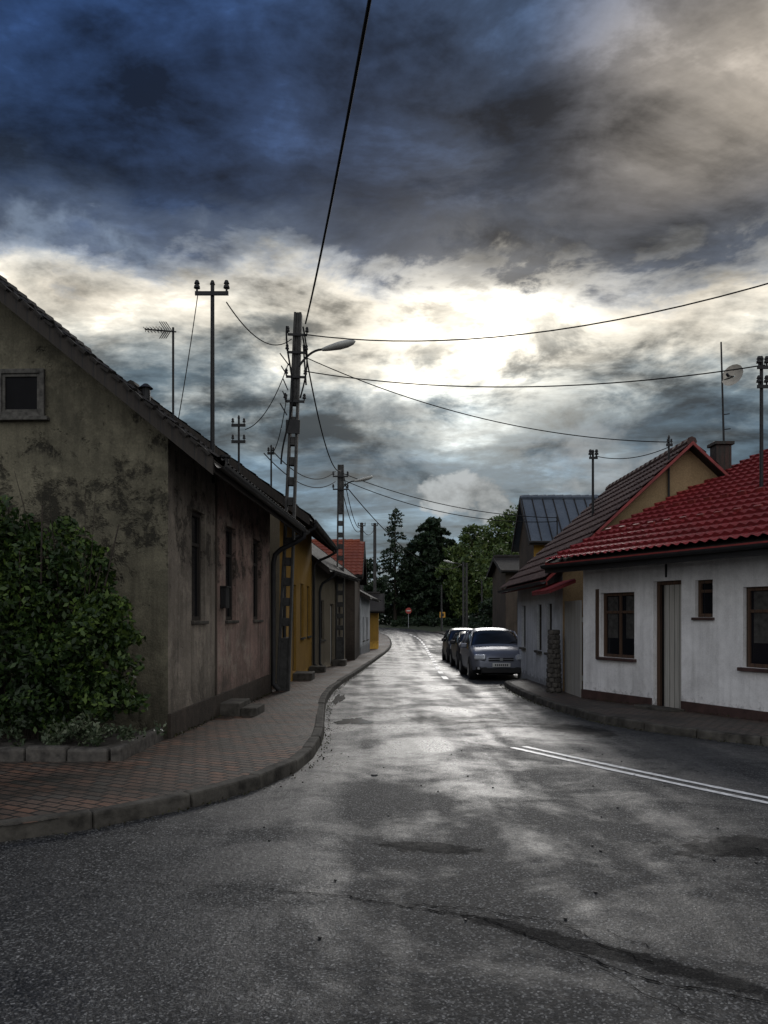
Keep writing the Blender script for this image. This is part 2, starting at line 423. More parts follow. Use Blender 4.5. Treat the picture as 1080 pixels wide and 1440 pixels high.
# weeds and leaf litter along the kerb and wall feet
E = None
wp = []
def litter(n, fx, y0, y1, dz, sp):
    for _ in range(n):
        y = random.uniform(y0, y1); wp.append((fx(y) + random.gauss(0, sp), y, g(y) + dz + abs(random.gauss(0, .012))))
litter(700, lambda y: interp(LKs, y) + .05, 5.6, 30, .012, .035)
litter(700, lambda y: interp(RKs, y) - .05, 9.9, 21, .012, .04)
litter(500, lambda y: -2.70 + .04 * (y - 9.85), 9.9, 16.6, PAVE + .02, .03)
litter(250, lambda y: 4.0 + (15.5 - y) * .4566 - .08, 9.8, 15.4, PAVE + .02, .03)

# ------------------------------------------------------------------ houses
def window(mbf, mbg, x0, x1, z0, z1, d=.12, fw=.06, vm=1, hm=1, sill=True):
    y0, y1 = d - .05, d
    mbf.box(x0, x0 + fw, y0, y1, z0, z1); mbf.box(x1 - fw, x1, y0, y1, z0, z1)
    mbf.box(x0 + fw, x1 - fw, y0, y1, z0, z0 + fw); mbf.box(x0 + fw, x1 - fw, y0, y1, z1 - fw, z1)
    for k in range(1, vm + 1):
        xc = x0 + (x1 - x0) * k / (vm + 1); mbf.box(xc - fw * .45, xc + fw * .45, y0 + .004, y1, z0 + fw, z1 - fw)
    for k in range(hm):
        zc = z0 + (z1 - z0) * .7; mbf.box(x0 + fw, x1 - fw, y0 + .008, y1, zc - .025, zc + .025)
    mbg.face([(x0, d - .012, z0), (x1, d - .012, z0), (x1, d - .012, z1), (x0, d - .012, z1)])
def wall_front(mb, L, zb, zt, ops, depth=.16):
    xs = sorted({0, L} | {o[0] for o in ops} | {o[1] for o in ops}); zs = sorted({zb, zt} | {o[2] for o in ops} | {o[3] for o in ops})
    for i in range(len(xs) - 1):
        for j in range(len(zs) - 1):
            cxm, czm = (xs[i] + xs[i + 1]) / 2, (zs[j] + zs[j + 1]) / 2
            if any(o[0] < cxm < o[1] and o[2] < czm < o[3] for o in ops): continue
            mb.face([(xs[i], 0, zs[j]), (xs[i + 1], 0, zs[j]), (xs[i + 1], 0, zs[j + 1]), (xs[i], 0, zs[j + 1])])
    for o in ops:
        a, b, c, d = o[:4]
        mb.face([(a, 0, c), (a, 0, d), (a, depth, d), (a, depth, c)]); mb.face([(b, 0, c), (b, depth, c), (b, depth, d), (b, 0, d)])
        mb.face([(a, 0, c), (a, depth, c), (b, depth, c), (b, 0, c)]); mb.face([(a, 0, d), (b, 0, d), (b, depth, d), (a, depth, d)])
def tiles(x0, x1, ye, ze, yr, zr, pitch=.2, row=.36, amp=.022, step=.03, lift=.01):
    mb = MB(); Ls = math.hypot(yr - ye, zr - ze); ty, tz = (yr - ye) / Ls, (zr - ze) / Ls
    ny, nz = -tz, ty
    if nz < 0: ny, nz = -ny, -nz
    nx = max(2, int((x1 - x0) / pitch * 6)); rows = max(1, int(Ls / row)); row = Ls / rows
    prof = []
    for r in range(rows):
        prof += [(r * row, step), (r * row + row * .5, step * .5), ((r + 1) * row - .001, 0)]
    for (s, h) in prof:
        for i in range(nx + 1):
            x = x0 + (x1 - x0) * i / nx
            k = h + lift + amp * (1 + math.cos(2 * math.pi * x / pitch)) / 2
            mb.v.append((x, ye + ty * s + ny * k, ze + tz * s + nz * k))
    for j in range(len(prof) - 1):
        for i in range(nx):
            a = j * (nx + 1) + i; mb.f.append((a, a + 1, a + nx + 2, a + nx + 1)); mb.mi.append(0)
    return mb
def house(name, org, u, L, W, eave, ridge, wallm, roofm, ops=(), ov=.5, og=.3, tile=None, gmat=None, trim=None, th=.10, frame=None, gutter=True, zb=-1.6, bb=.09):
    ang = math.atan2(u[1], u[0]); E = empty(name, (org[0], org[1], 0), (0, 0, ang))
    trim = trim or M_woodd; frame = frame or M_woodd
    s = (ridge - eave) / (W / 2 + ov); zt = eave + s * ov - th
    mb = MB(); wall_front(mb, L, zb, zt, [o for o in ops])
    mb.face([(L, W, zb), (0, W, zb), (0, W, zt), (L, W, zt)])
    mb.build('front_walls', wallm, E)
    mb = MB(); zr = ridge - th
    mb.face([(0, W, zb), (0, 0, zb), (0, 0, zt), (0, W / 2, zr), (0, W, zt)])
    mb.face([(L, 0, zb), (L, W, zb), (L, W, zt), (L, W / 2, zr), (L, 0, zt)])
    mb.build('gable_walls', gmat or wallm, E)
    mb = MB(); x0, x1 = -og, L + og
    for sg in (0, 1):
        ye = -ov if sg == 0 else W + ov
        yr = W / 2
        mb.hexa([(x0, ye, eave - th), (x1, ye, eave - th), (x1, yr, ridge - th), (x0, yr, ridge - th), (x0, ye, eave), (x1, ye, eave), (x1, yr, ridge), (x0, yr, ridge)])
    mb.build('roof_deck', M_dktile if tile else roofm, E)
    if tile:
        for sg in (0, 1):
            ye = -ov - .03 if sg == 0 else W + ov + .03
            tb = tiles(x0, x1, ye, eave - .01, W / 2, ridge, **tile)
            tb.build('roof_tiles', roofm, E, smooth=False)
    mb = MB()
    for i in range(int((x1 - x0) / .35)):
        mb.cyl((x0 + i * .35, W / 2, ridge + .02), (x0 + i * .35 + .37, W / 2, ridge + .035), .10, .115, 8)
    mb.build('ridge_caps', roofm, E)
    mb = MB()
    for x in (x0, x1):
        a, b = (x - .03, x - .002) if x == x0 else (x + .002, x + .03)
        for ye in (-ov - .02, W + ov + .02):
            ze = eave - .02 * s
            q = [(a, ye, ze - th - bb), (b, ye, ze - th - bb), (b, W / 2, ridge - th - bb), (a, W / 2, ridge - th - bb), (a, ye, ze + .03), (b, ye, ze + .03), (b, W / 2, ridge + .03), (a, W / 2, ridge + .03)]
            mb.hexa(q)
    mb.box(x0, x1, -ov - .025, -ov - .003, eave - th - .07, eave - .012)
    mb.build('barge_boards', trim, E)
    if gutter:
        mb = MB(); n = 8; r = .065
        for i in range(n):
            t0, t1 = math.pi * i / n, math.pi * (i + 1) / n
            p = [(-ov - .10 - r * math.cos(t), eave - .06 - r * math.sin(t)) for t in (t0, t1)]
            mb.face([(x0, *p[0]), (x1, *p[0]), (x1, *p[1]), (x0, *p[1])])
            mb.face([(x0, p[0][0], p[0][1] + .006), (x0, p[1][0], p[1][1] + .006), (x1, p[1][0], p[1][1] + .006), (x1, p[0][0], p[0][1] + .006)])
        mb.build('gutter', M_dark, E)
    if ops:
        mf, mg = MB(), MB(); sl = MB(); dr = MB(); bk = MB()
        for o in ops:
            kind = o[4] if len(o) > 4 else 'w'
            if kind == 'w':
                window(mf, mg, *o[:4]); sl.box(o[0] - .06, o[1] + .06, -.07, .1, o[2] - .06, o[2] - .003)
            elif kind in ('d', 'd2'):
                mf.box(o[0], o[0] + .07, .08, .14, o[2], o[3]); mf.box(o[1] - .07, o[1], .08, .14, o[2], o[3]); mf.box(o[0] + .07, o[1] - .07, .08, .14, o[3] - .07, o[3])
                xs = o[0] + .07
                if kind == 'd2':
                    xs = o[0] + .16; bk.face([(o[0], .155, o[2]), (o[1], .155, o[2]), (o[1], .155, o[3]), (o[0], .155, o[3])])
                dr.box(xs, o[1] - .07, .10, .13, o[2], o[3] - .07)
            elif kind == 'dark':
                window(mf, mg, *o[:4], vm=0); sl.box(o[0] - .04, o[1] + .04, -.05, .1, o[2] - .05, o[2] - .003)
        mf.build('window_frames', frame, E, bevel=.005); mg.build('window_glass', M_glass, E)
        if sl.v: sl.build('window_sills', M_plinth if frame is M_wood else M_kerb, E, bevel=.008)
        if dr.v: dr.build('door_leaf', M_door, E)
        if bk.v: bk.build('dark_doorway', M_black, E)  # black panel: darkness inside the open door put in as colour
    return E
def downpipe(E, x, ov, eave, zend, r=.045, y=-.09):
    P = [(x, -ov - .1, eave - .12), (x, -ov - .1, eave - .22), (x, -ov * .8, eave - .36), (x, -ov * .4, eave - .48), (x, y - .04, eave - .60), (x, y, eave - .8), (x, y, zend + .25), (x, y - .12, zend + .12)]
    tube('downpipe', [Vector(p) for p in P], r, M_dark, E)

# --- B1 stained corner house
c04 = Vector((.04, 1)).normalized()
SB = .815
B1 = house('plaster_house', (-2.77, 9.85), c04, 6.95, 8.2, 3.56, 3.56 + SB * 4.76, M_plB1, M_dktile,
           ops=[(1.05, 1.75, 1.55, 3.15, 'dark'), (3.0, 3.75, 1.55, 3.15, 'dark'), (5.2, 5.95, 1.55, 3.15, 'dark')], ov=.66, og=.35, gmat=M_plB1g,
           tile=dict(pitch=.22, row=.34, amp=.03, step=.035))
mb = MB()
wy0, wy1, wz0, wz1 = 1.60, 2.22, 4.18, 4.80
for a in ((wy0, wy0 + .06, wz0, wz1), (wy1 - .06, wy1, wz0, wz1), (wy0 + .06, wy1 - .06, wz0, wz0 + .06), (wy0 + .06, wy1 - .06, wz1 - .06, wz1)):
    mb.box(-.05, -.003, a[0], a[1], a[2], a[3])
for a in ((wy0 + .06, wy0 + .10, wz0 + .06, wz1 - .06), (wy1 - .10, wy1 - .06, wz0 + .06, wz1 - .06), (wy0 + .10, wy1 - .10, wz0 + .06, wz0 + .10), (wy0 + .10, wy1 - .10, wz1 - .10, wz1 - .06)):
    mb.box(-.03, -.003, a[0], a[1], a[2], a[3])
mb.box(-.09, -.003, wy0 - .06, wy1 + .06, wz0 - .05, wz0 - .002)
mb.build('attic_window_frame', simple('weathered_frame', (.07, .066, .058), .9, var=.6, scale=15), B1, bevel=.006)
M_pane = simple('dark_interior_pane', (.004, .004, .005), .6, spec=.1)  # near-black colour stands in for the unlit attic behind the glass
mb = MB(); mb.face([(-.012, wy0 + .09, wz0 + .09), (-.012, wy0 + .09, wz1 - .09), (-.012, wy1 - .09, wz1 - .09), (-.012, wy1 - .09, wz0 + .09)]); mb.build('attic_window_glass', M_pane, B1)
mb = MB(); mb.box(2.45, 3.25, -.36, -.003, -.3, .22); mb.box(2.5, 3.2, -.62, -.363, -.3, .10 + .04)
mb.build('door_steps', M_kerb, B1, bevel=.015)
mb = MB(); mb.box(2.62, 2.86, -.10, -.003, 1.75, 2.08); mb.box(2.60, 2.88, -.12, -.003, 2.083, 2.11); mb.build('letter_box', M_dark, B1, bevel=.01)
mb = MB(); mb.box(2.33, 2.39, -.02, -.003, -.1, 3.9); mb.box(-.02, 6.95, -.045, -.003, -.8, .36); mb.build('plinth', M_brn, B1)
downpipe(B1, 6.85, .66, 3.56, -.1, r=.055)
mb = MB()
for i in range(34):
    yy = -.6 + i * .14; z = 3.56 + (yy + .66) * SB + .03
    mb.rbox((-.33 + random.uniform(-.02, .02), yy, z), (.2, .13, .035), Matrix.Rotation(.68 + random.uniform(-.1, .15), 3, 'X'))
mb.build('verge_tiles', M_dktile, B1)
mb = MB()
mb.cyl((.6, .5, 4.45), (.6, .5, 4.72), .06, .06); mb.cyl((.6, .5, 4.72), (.6, .5, 4.78), .10, .03); mb.cyl((4.2, .3, 4.2), (4.2, .3, 4.52), .06); mb.cyl((4.2, .3, 4.52), (4.2, .3, 4.56), .1)
mb.build('roof_vents', M_dark, B1)

# --- B2 yellow
B2 = house('yellow_house', (-2.5, 18.4), Vector((.01, 1)).normalized(), 7.4, 7, 3.98, 7.1, M_yel, M_dktile,
           ops=[(.5, 1.2, 1.1, 2.7), (2.4, 3.2, .1, 2.5, 'd'), (4.2, 5.0, 1.0, 2.6), (6, 6.8, 1.0, 2.6)], ov=.72, og=.25, gmat=M_bei, tile=dict(pitch=.25, row=.4))
downpipe(B2, 7.2, .72, 3.98, -.2); downpipe(B2, .15, .72, 3.98, -.2)
B3 = house('beige_house', (-2.33, 26.1), Vector((.11, .99)).normalized(), 6.3, 6.4, 3.25, 6.1, M_bei, M_dktile,
           ops=[(.8, 1.6, .8, 2.2), (2.8, 3.6, -.2, 2.1, 'd'), (4.6, 5.4, .8, 2.2)], ov=.5, og=.25)
downpipe(B3, .3, .5, 3.25, -.25)
B4 = house('orange_roof_house', (-5.4, 34.2), (1, 0), 4.1, 7, 3.45, 5.3, M_brn, M_ortile, ops=[(2.6, 3.5, .8, 2.2)], ov=.5, og=.35, tile=dict(pitch=.25, row=.4))
B5 = house('white_cottage', (-1.25, 41.6), Vector((.07, 1)).normalized(), 5.5, 6, 2.7, 4.6, M_whb, M_dktile, ops=[(1, 1.9, .3, 1.6), (3.2, 4.1, .3, 1.6)], ov=.5)
B6 = house('small_yellow_house', (-4.1, 52.5), (1, 0), 3.7, 5.5, 2.05, 3.3, M_yel, M_dktile, ops=[(2.3, 3.1, .3, 1.3)], ov=.5, og=.4)
mb = MB(); mb.box(-2.47, -1.95, 20.8, 21.7, -.4, .08); mb.box(-2.4, -1.9, 24.6, 25.1, -.4, .02); mb.box(-1.95, -1.45, 29.0, 29.9, -.5, -.02)
mb.build('door_step', M_kerb, bevel=.015)

# --- A white house, red roof
uA = Vector((.415, -.909)).normalized()
A = house('white_house', (4.02, 15.5), uA, 6.6, 12.4, 2.70, 5.72, M_whi, M_redtile,
          ops=[(.53, 1.45, .83, 2.07), (1.93, 2.58, -.12, 2.24, 'd2'), (2.88, 3.25, 1.6, 2.22, 'dark'), (3.84, 4.95, .82, 2.07)], ov=.6, og=.4, frame=M_wood,
          tile=dict(pitch=.19, row=.35, amp=.040, step=.065), trim=M_redtrim, bb=.02, th=.07)
mb = MB(); mb.box(-.02, 1.90, -.035, -.003, -.6, .15); mb.box(2.60, 6.62, -.035, -.003, -.6, .17); mb.build('plinth', M_plinth, A)
mb = MB(); mb.box(1.8, 2.7, -.35, -.04, -.5, .04); mb.build('door_step', M_kerb, A, bevel=.012)
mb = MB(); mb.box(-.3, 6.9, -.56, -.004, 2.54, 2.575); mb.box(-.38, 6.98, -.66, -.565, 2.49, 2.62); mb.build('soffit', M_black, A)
mb = MB(); sA = 3.02 / 6.8
for r, off in ((.75, 0), (1.9, .3)):
    for i in range(17):
        x = -.1 + off + i * .4; z = 2.70 + (r + .6) * sA + .10
        mb.rbox((x, r, z), (.16, .05, .09), Matrix.Rotation(.42, 3, 'X'))
mb.build('snow_guards', M_redtrim, A)
mb = MB(); mb.box(.40, .48, -.025, -.003, .78, 2.15); mb.build('shutter_edge', M_wood, A)
tube('wall_conduit', [Vector((2.25, -.02, 2.53)), Vector((2.25, -.02, 2.3))], .018, M_dark, A)
mb = MB()
for (x0, x1, z0, z1) in ((.62, .90, 1.2, 2.0), (1.12, 1.36, 1.2, 2.0), (3.95, 4.25, 1.2, 2.0)):
    n = 10
    for i in range(n):
        xa = x0 + (x1 - x0) * i / n; xb = x0 + (x1 - x0) * (i + 1) / n
        mb.face([(xa, .1065 - .0012 * (i % 2), z0), (xb, .1065 - .0012 * ((i + 1) % 2), z0), (xb, .1065 - .0012 * ((i + 1) % 2), z1), (xa, .1065 - .0012 * (i % 2), z1)])
mb.build('curtains', simple('curtain_lace', (.045, .043, .04), .8, var=.5, scale=12, spec=.3), A)

# --- B brown roof house
Bh = house('cream_gable_house', (4.0, 23.0), (0, -1), 5.8, 5.6, 2.45, 5.45, M_whb, M_brntile,
           ops=[(2.9, 3.5, .74, 1.93), (4.15, 4.7, .74, 1.93), (.7, 1.3, .74, 1.93)], ov=.4, og=.28, gmat=M_gab,
           tile=dict(pitch=.24, row=.36, amp=.035, step=.04), trim=M_redtrim, bb=-.02, th=.07)
mb = MB(); mb.box(5.2, 5.55, 3.55, 3.9, 3.6, 5.52); mb.box(5.15, 5.6, 3.5, 3.95, 5.523, 5.6); mb.build('chimney', M_brick, Bh, bevel=.01)
# --- C sheet metal roof
C = house('metal_roof_house', (5.85, 30), (1, 0), 3.2, 3.2, 4.55, 6.5, M_yel, M_metal, ops=[(.8, 1.5, 2.4, 3.6)], ov=.4, og=.25, gmat=M_brn)
mb = MB()
for i in range(9):
    x = -.22 + i * .43
    q = [(x, -.41, 4.55), (x + .03, -.41, 4.55), (x + .03, 1.6, 6.5), (x, 1.6, 6.5)]
    mb.hexa([(p[0], p[1], p[2] + .002) for p in q] + [(p[0], p[1], p[2] + .06) for p in q])
mb.build('roof_seams', M_dktile, C)
D = house('brown_house', (6.5, 41), (1, 0), 4.2, 5, 4.1, 5.0, M_brn, M_dktile, ops=[(.6, 1.5, 1.4, 2.6)], ov=.35)
E = empty('yard_gate'); mb = MB()
for i in range(11):
    y0 = 15.72 + i * .125; mb.box(4.02, 4.05, y0, y0 + .115, -.1, 1.95)
mb.box(4.055, 4.09, 15.7, 17.1, .3, .4); mb.box(4.055, 4.09, 15.7, 17.1, 1.5, 1.6); mb.build('boards', M_door, E)
E = empty('gate_canopy'); mb = MB(); mb.hexa([(3.45, 16.0, 2.10), (4.0, 16.0, 2.32), (4.0, 17.9, 2.32), (3.45, 17.9, 2.10), (3.45, 16.0, 2.16), (4.0, 16.0, 2.38), (4.0, 17.9, 2.38), (3.45, 17.9, 2.16)])
for i in range(14): mb.cyl((3.44, 16.03 + i * .14, 2.165), (3.99, 16.03 + i * .14, 2.385), .03, n=6)
mb.build('red_sheet', M_redtile, E)
def pillar():
    mb = MB(); r = random.Random(5)
    for j in range(15):
        z = -.2 + j * .105
        for k in range(6):
            a = k * 1.047 + j * .5; rr = .12 - .004 * j
            mb.rbox((3.74 + rr * math.cos(a), 16.9 + rr * math.sin(a), z), (.13, .12, .11), Matrix.Rotation(a + r.uniform(-.3, .3), 3, 'Z') @ Matrix.Rotation(r.uniform(-.2, .2), 3, 'X'))
    mb.build('stone_pillar', M_stone, bevel=.03)
pillar()

# ------------------------------------------------------------------ poles & masts
def lattice_pole(name, x, y, h, lean, w0=.30, w1=.17, holes=(.15, .78), rz=0):
    E = empty(name, (x, y, g(y) + PAVE - .1), (0, lean, rz))
    mb = MB(); t = .055; dep = .11
    W = lambda z: w0 + (w1 - w0) * z / h
    za, zb = holes[0] * h, holes[1] * h
    for sg in (-1, 1):
        q = []
        for z in (0, h):
            w = W(z) / 2
            xs = (sg * w, sg * (w - t)) if sg < 0 else (sg * (w - t), sg * w)
            q += [(xs[0], -dep, z), (xs[1], -dep, z), (xs[1], dep, z), (xs[0], dep, z)]
        mb.hexa(q)
    n = int((zb - za) / .42)
    segs = [(0, za)] + [(za + i * (zb - za) / n + .27, za + (i + 1) * (zb - za) / n) for i in range(n)] + [(zb, h)]
    for a, b in segs:
        wa, wb = W(a) / 2 - t - .001, W(b) / 2 - t - .001; d = dep * .82
        mb.hexa([(-wa, -d, a), (wa, -d, a), (wa, d, a), (-wa, d, a), (-wb, -d, b), (wb, -d, b), (wb, d, b), (-wb, d, b)])
    mb.build('shaft', M_conc, E, bevel=.01)
    return E
def insul(mb, p, s=1.0, mi=0):
    x, y, z = p
    mb.cyl((x, y, z), (x, y, z + .05 * s), .016 * s, n=8, mi=mi); mb.cyl((x, y, z + .05 * s), (x, y, z + .09 * s), .05 * s, .042 * s, n=10, mi=mi)
    mb.cyl((x, y, z + .09 * s), (x, y, z + .12 * s), .028 * s, n=10, mi=mi); mb.cyl((x, y, z + .12 * s), (x, y, z + .17 * s), .045 * s, .025 * s, n=10, mi=mi)

P1 = lattice_pole('utility_pole', -2.29, 17.4, 8.65, .040)
mb = MB()
for z in (6.6, 7.15, 7.7, 8.1): 
    mb.box(-.20, .24, -.15, -.112, z, z + .05); insul(mb, (-.2, -.13, z + .05), .9); insul(mb, (.23, -.13, z + .05), .9)
mb.box(-.16, .16, -.16, -.115, 5.9, 6.2); mb.cyl((.16, -.14, 7.9), (.26, -.14, 7.0), .02, n=6)
for k in range(5):
    a = k * 1.1; mb.cyl((-.14, -.16, 6.3 + k * .28), (-.30 + .05 * math.sin(a), -.2, 6.55 + k * .28), .013, n=6)
mb.build('insulator_brackets', M_dark, P1)
tube('cable_drop', [Vector((-.13 + .10 * math.sin(z * 2.1), -.15, z)) for z in np.linspace(8.3, 5.2, 24)], .02, M_wire, P1)
tube('cable_loop', [Vector((.14 + .12 * math.sin(t * 3.14), -.15, 8.3 - 1.6 * t)) for t in np.linspace(0, 1, 14)], .018, M_wire, P1)
def lamp(name, base, dx, dz, s=1.0, mirror=1):
    E = empty(name, base)
    n = 8; P = [Vector((mirror * dx * t, 0, dz * (1 - (1 - t) ** 2))) for t in np.linspace(0, 1, n)]
    tube('arm', P, .028 * s, M_dark, E)
    a = math.atan2(.25, 1.0); mb = MB(); prof = [(0, .05), (.08, .075), (.2, .10), (.42, .135), (.62, .13), (.76, .085), (.82, .02)]
    d = Vector((mirror * math.cos(a), 0, math.sin(a))); up = Vector((-mirror * math.sin(a), 0, math.cos(a))); o = P[-1]
    K = 12; rings = []
    for (x, r) in prof:
        ring = []
        for k in range(K):
            t = 2 * math.pi * k / K
            hh = .55 if math.sin(t) > 0 else .75
            ring.append(len(mb.v)); mb.v.append(tuple(o + d * x * s + Vector((0, 1, 0)) * r * math.cos(t) * s + up * r * hh * math.sin(t) * s))
        rings.append(ring)
    for ra, rb in zip(rings[:-1], rings[1:]):
        for k in range(K):
            mb.f.append((ra[k], ra[(k + 1) % K], rb[(k + 1) % K], rb[k])); mb.mi.append(0)
    mb.f.append(tuple(rings[0][::-1])); mb.mi.append(0); mb.f.append(tuple(rings[-1])); mb.mi.append(0)
    mb.build('lamp_head', [M_lamp], E, smooth=True)
    return E
lamp('street_lamp', (-1.92, 17.3, 7.25), .52, .38, .95)

P2 = lattice_pole('utility_pole', -1.72, 30, 7.9, .004, w0=.34, w1=.24)
mb = MB()
for z in (6.9, 7.4): mb.box(-.3, .3, -.17, -.13, z, z + .05); insul(mb, (-.28, -.15, z + .05)); insul(mb, (.28, -.15, z + .05))
mb.build('brackets', M_dark, P2)
lamp('street_lamp', (-1.6, 29.9, 6.65), .45, .25, .9)
def thin_pole(name, x, y, z0, z1, r=.05, arm=.5, ins=True, mat=None, s=1.0, levels=1, dx=0):
    E = empty(name, (x, y, z0)); mb = MB(); h = z1 - z0
    mb.cyl((0, 0, -.4), (dx, 0, h), r, r * .85, 10)
    for l in range(levels):
        za = h - .16 - l * .35
        if arm: mb.box(-arm / 2, arm / 2, -.03 - r, -r, za - .03, za + .03)
        if ins and arm:
            for sg in (-1, 1): insul(mb, (sg * (arm / 2 - .03), -.015 - r, za + .03), s)
    mb.cyl((dx, 0, h), (dx, 0, h + .06), r * 1.2, r * .6)
    mb.build('mast', mat or M_dark, E); return E
thin_pole('roof_mast', -2.68, 12, 4.1, 6.8, .035, .52, s=1.0)
thin_pole('roof_mast', -3.10, 16.4, 4.5, 5.85, .025, .30, levels=2, s=.7)
thin_pole('roof_mast', -2.82, 19.2, 4.6, 5.85, .025, .18, s=.7)
thin_pole('roof_mast', 5.44, 20, 4.1, 5.9, .035, .22, s=1.1)
thin_pole('roof_mast', 6.36, 17.15, 4.6, 5.6, .025, .14, s=.6)
thin_pole('roof_mast', 6.88, 14.0, 3.8, 6.3, .035, .20, levels=2, s=1.0)
thin_pole('roof_mast', 6.7, 29.7, 4.6, 5.5, .03, .1, s=.7)
thin_pole('utility_pole', -1.45, 50, g(50), 7.7, .13, .5, mat=M_conc)
thin_pole('utility_pole', -.72, 60, g(60), 8.9, .14, .5, mat=M_conc)
thin_pole('utility_pole', 7.75, 75, g(75), 6.9, .12, 0, mat=M_conc); lamp('street_lamp', (7.65, 75, 6.6), .8, .3, 1.3, mirror=-1)
thin_pole('utility_pole', 7.1, 66, g(66), 6.2, .11, 0, mat=M_conc)
thin_pole('utility_pole', 10.2, 80, g(80), 5.6, .11, .4, mat=M_conc)
thin_pole('utility_pole', 6.9, 92, g(92), 5.4, .11, 0, mat=M_conc)
thin_pole('utility_pole', 4.0, -20, 0, 8.6, .16, .7, mat=M_conc)
thin_pole('utility_pole', 12.0, 9.0, 0, 8.7, .15, .7, mat=M_conc)
E = empty('tv_antenna', (-3.02, 11, 4.25)); mb = MB()
mb.cyl((0, 0, -.3), (0, 0, 1.5), .016); mb.cyl((.05, -.02, 1.43), (-.40, -.02, 1.47), .010, n=6)
for i, x in enumerate(np.linspace(-.39, -.16, 6)): mb.cyl((x, -.12 - i * .005, 1.46), (x + .02, .09 + i * .005, 1.46), .005, n=5); mb.cyl((x, -.02, 1.43), (x, -.02, 1.49), .005, n=5)
for k in range(4):
    for sg in (-1, 1): mb.cyl((-.02 - .03 * k, -.02, 1.455), (-.10 - .03 * k, -.02, 1.455 + sg * .12), .006, n=5)
mb.build('aerial', M_dark, E)
E = empty('satellite_mast', (8.0, 18.0, 5.0)); mb = MB()
mb.cyl((0, 0, -.6), (-.1, 0, 3.05), .028, .018); mb.cyl((-.06, 0, 2.15), (.12, -.12, 2.2), .014)
mb.cyl((-.03, 0, 1.0), (.12, 0, 1.02), .012); mb.cyl((-.04, 0, 1.35), (.1, 0, 1.37), .012)
mb.build('mast', M_dark, E)
mb = MB(); K = 16; o = Vector((.14, -.14, 2.2)); ax = Vector((-.75, -.6, .2)).normalized(); a = ax.orthogonal().normalized(); b = ax.cross(a)
rg = []
for j, (r, d) in enumerate([(.02, 0), (.10, .012), (.18, .04), (.26, .085)]):
    rg.append([len(mb.v) + k for k in range(K)])
    for k in range(K): mb.v.append(tuple(o + (a * math.cos(6.283 * k / K) + b * math.sin(6.283 * k / K)) * r + ax * d))
for ra, rb in zip(rg[:-1], rg[1:]):
    for k in range(K): mb.f.append((ra[k], ra[(k + 1) % K], rb[(k + 1) % K], rb[k])); mb.mi.append(0)
mb.build('dish', M_dish, E, smooth=True)
mb = MB(); mb.cyl(o, o + ax * .28 - Vector((0, 0, .1)), .012, n=6); mb.cyl(o + ax * .26 - Vector((0, 0, .1)), o + ax * .34 - Vector((0, 0, .08)), .03, n=8); mb.build('dish_arm', M_dark, E)

def tp(z, dx=0): return (-2.29 + (z) * .040 + dx, 17.25, z)
wire('overhead_cable', tp(8.2, .2), (4.0, -20, 8.4), 1.6, .018, 60)
wire('overhead_cable', tp(7.95, .2), (12.0, 9.0, 8.6), 1.35, .013)
wire('overhead_cable', tp(7.13, .2), (6.95, 14.0, 6.2), .38, .012)
wire('overhead_cable', tp(7.45, .2), (6.36, 17.1, 5.5), .45, .011)
wire('overhead_cable', tp(7.9, .15), (-1.65, 29.85, 7.3), .9, .018)
wire('overhead_cable', (-2.45, 11.95, 6.5), tp(7.85, -.1), .35, .010)
wire('overhead_cable', (-2.9, 11.95, 6.6), (-3.05, 11.4, 4.55), .05, .007)
wire('overhead_cable', (-2.95, 16.35, 5.6), tp(7.3, -.15), .3, .010)
wire('overhead_cable', (-2.82, 19.2, 5.7), tp(6.6, -.15), .3, .010)
wire('overhead_cable', (-1.9, 30, 6.9), (-3.0, 19.2, 5.7), .5, .014)
wire('overhead_cable', (-1.9, 30, 7.3), (-2.82, 19.2, 5.8), .5, .014)
wire('overhead_cable', (-1.6, 29.9, 7.2), (6.7, 29.7, 5.45), .4, .015)
wire('overhead_cable', (-1.6, 29.9, 6.95), (6.7, 29.7, 5.3), .5, .015)
wire('overhead_cable', (-1.6, 30, 7.3), (-1.45, 50, 7.5), .8, .018)
wire('overhead_cable', (-1.7, 30, 6.9), (-1.5, 50, 7.3), .8, .018)
wire('overhead_cable', (-1.45, 50, 7.4), (-.72, 60, 8.6), .5, .02)
wire('overhead_cable', (-1.55, 30, 6.8), (7.65, 75, 6.8), 1.6, .02)
wire('overhead_cable', (5.5, 20, 5.8), (6.36, 17.15, 5.4), .15, .010)
wire('overhead_cable', (7.0, 14, 6.2), (12.0, 9.0, 8.3), .3, .012)

# ------------------------------------------------------------------ signs
def post(name, x, y, h): 
    E = empty(name, (x, y, g(y))); mb = MB(); mb.cyl((0, 0, 0), (0, 0, h), .045); mb.build('post', M_alu, E); return E
E = post('no_entry_sign', 3.35, 105, 2.75); mb = MB(); mb.cyl((0, -.05, 2.35), (0, -.08, 2.35), .42, n=28); mb.build('disc', simple('sign_red', (.28, .03, .02), .5), E)
mb = MB(); mb.box(-.27, .27, -.09, -.083, 2.28, 2.42); mb.build('bar', M_white, E)
E = post('yellow_warning_sign', 7.45, 98, 2.6); mb = MB(); mb.box(-.36, .36, -.08, -.05, 1.55, 2.25); mb.build('plate', simple('sign_yellow', (.5, .25, .03), .5), E, bevel=.03)
mb = MB(); mb.box(-.18, .18, -.09, -.083, 1.7, 2.1); mb.build('symbol', M_black, E)

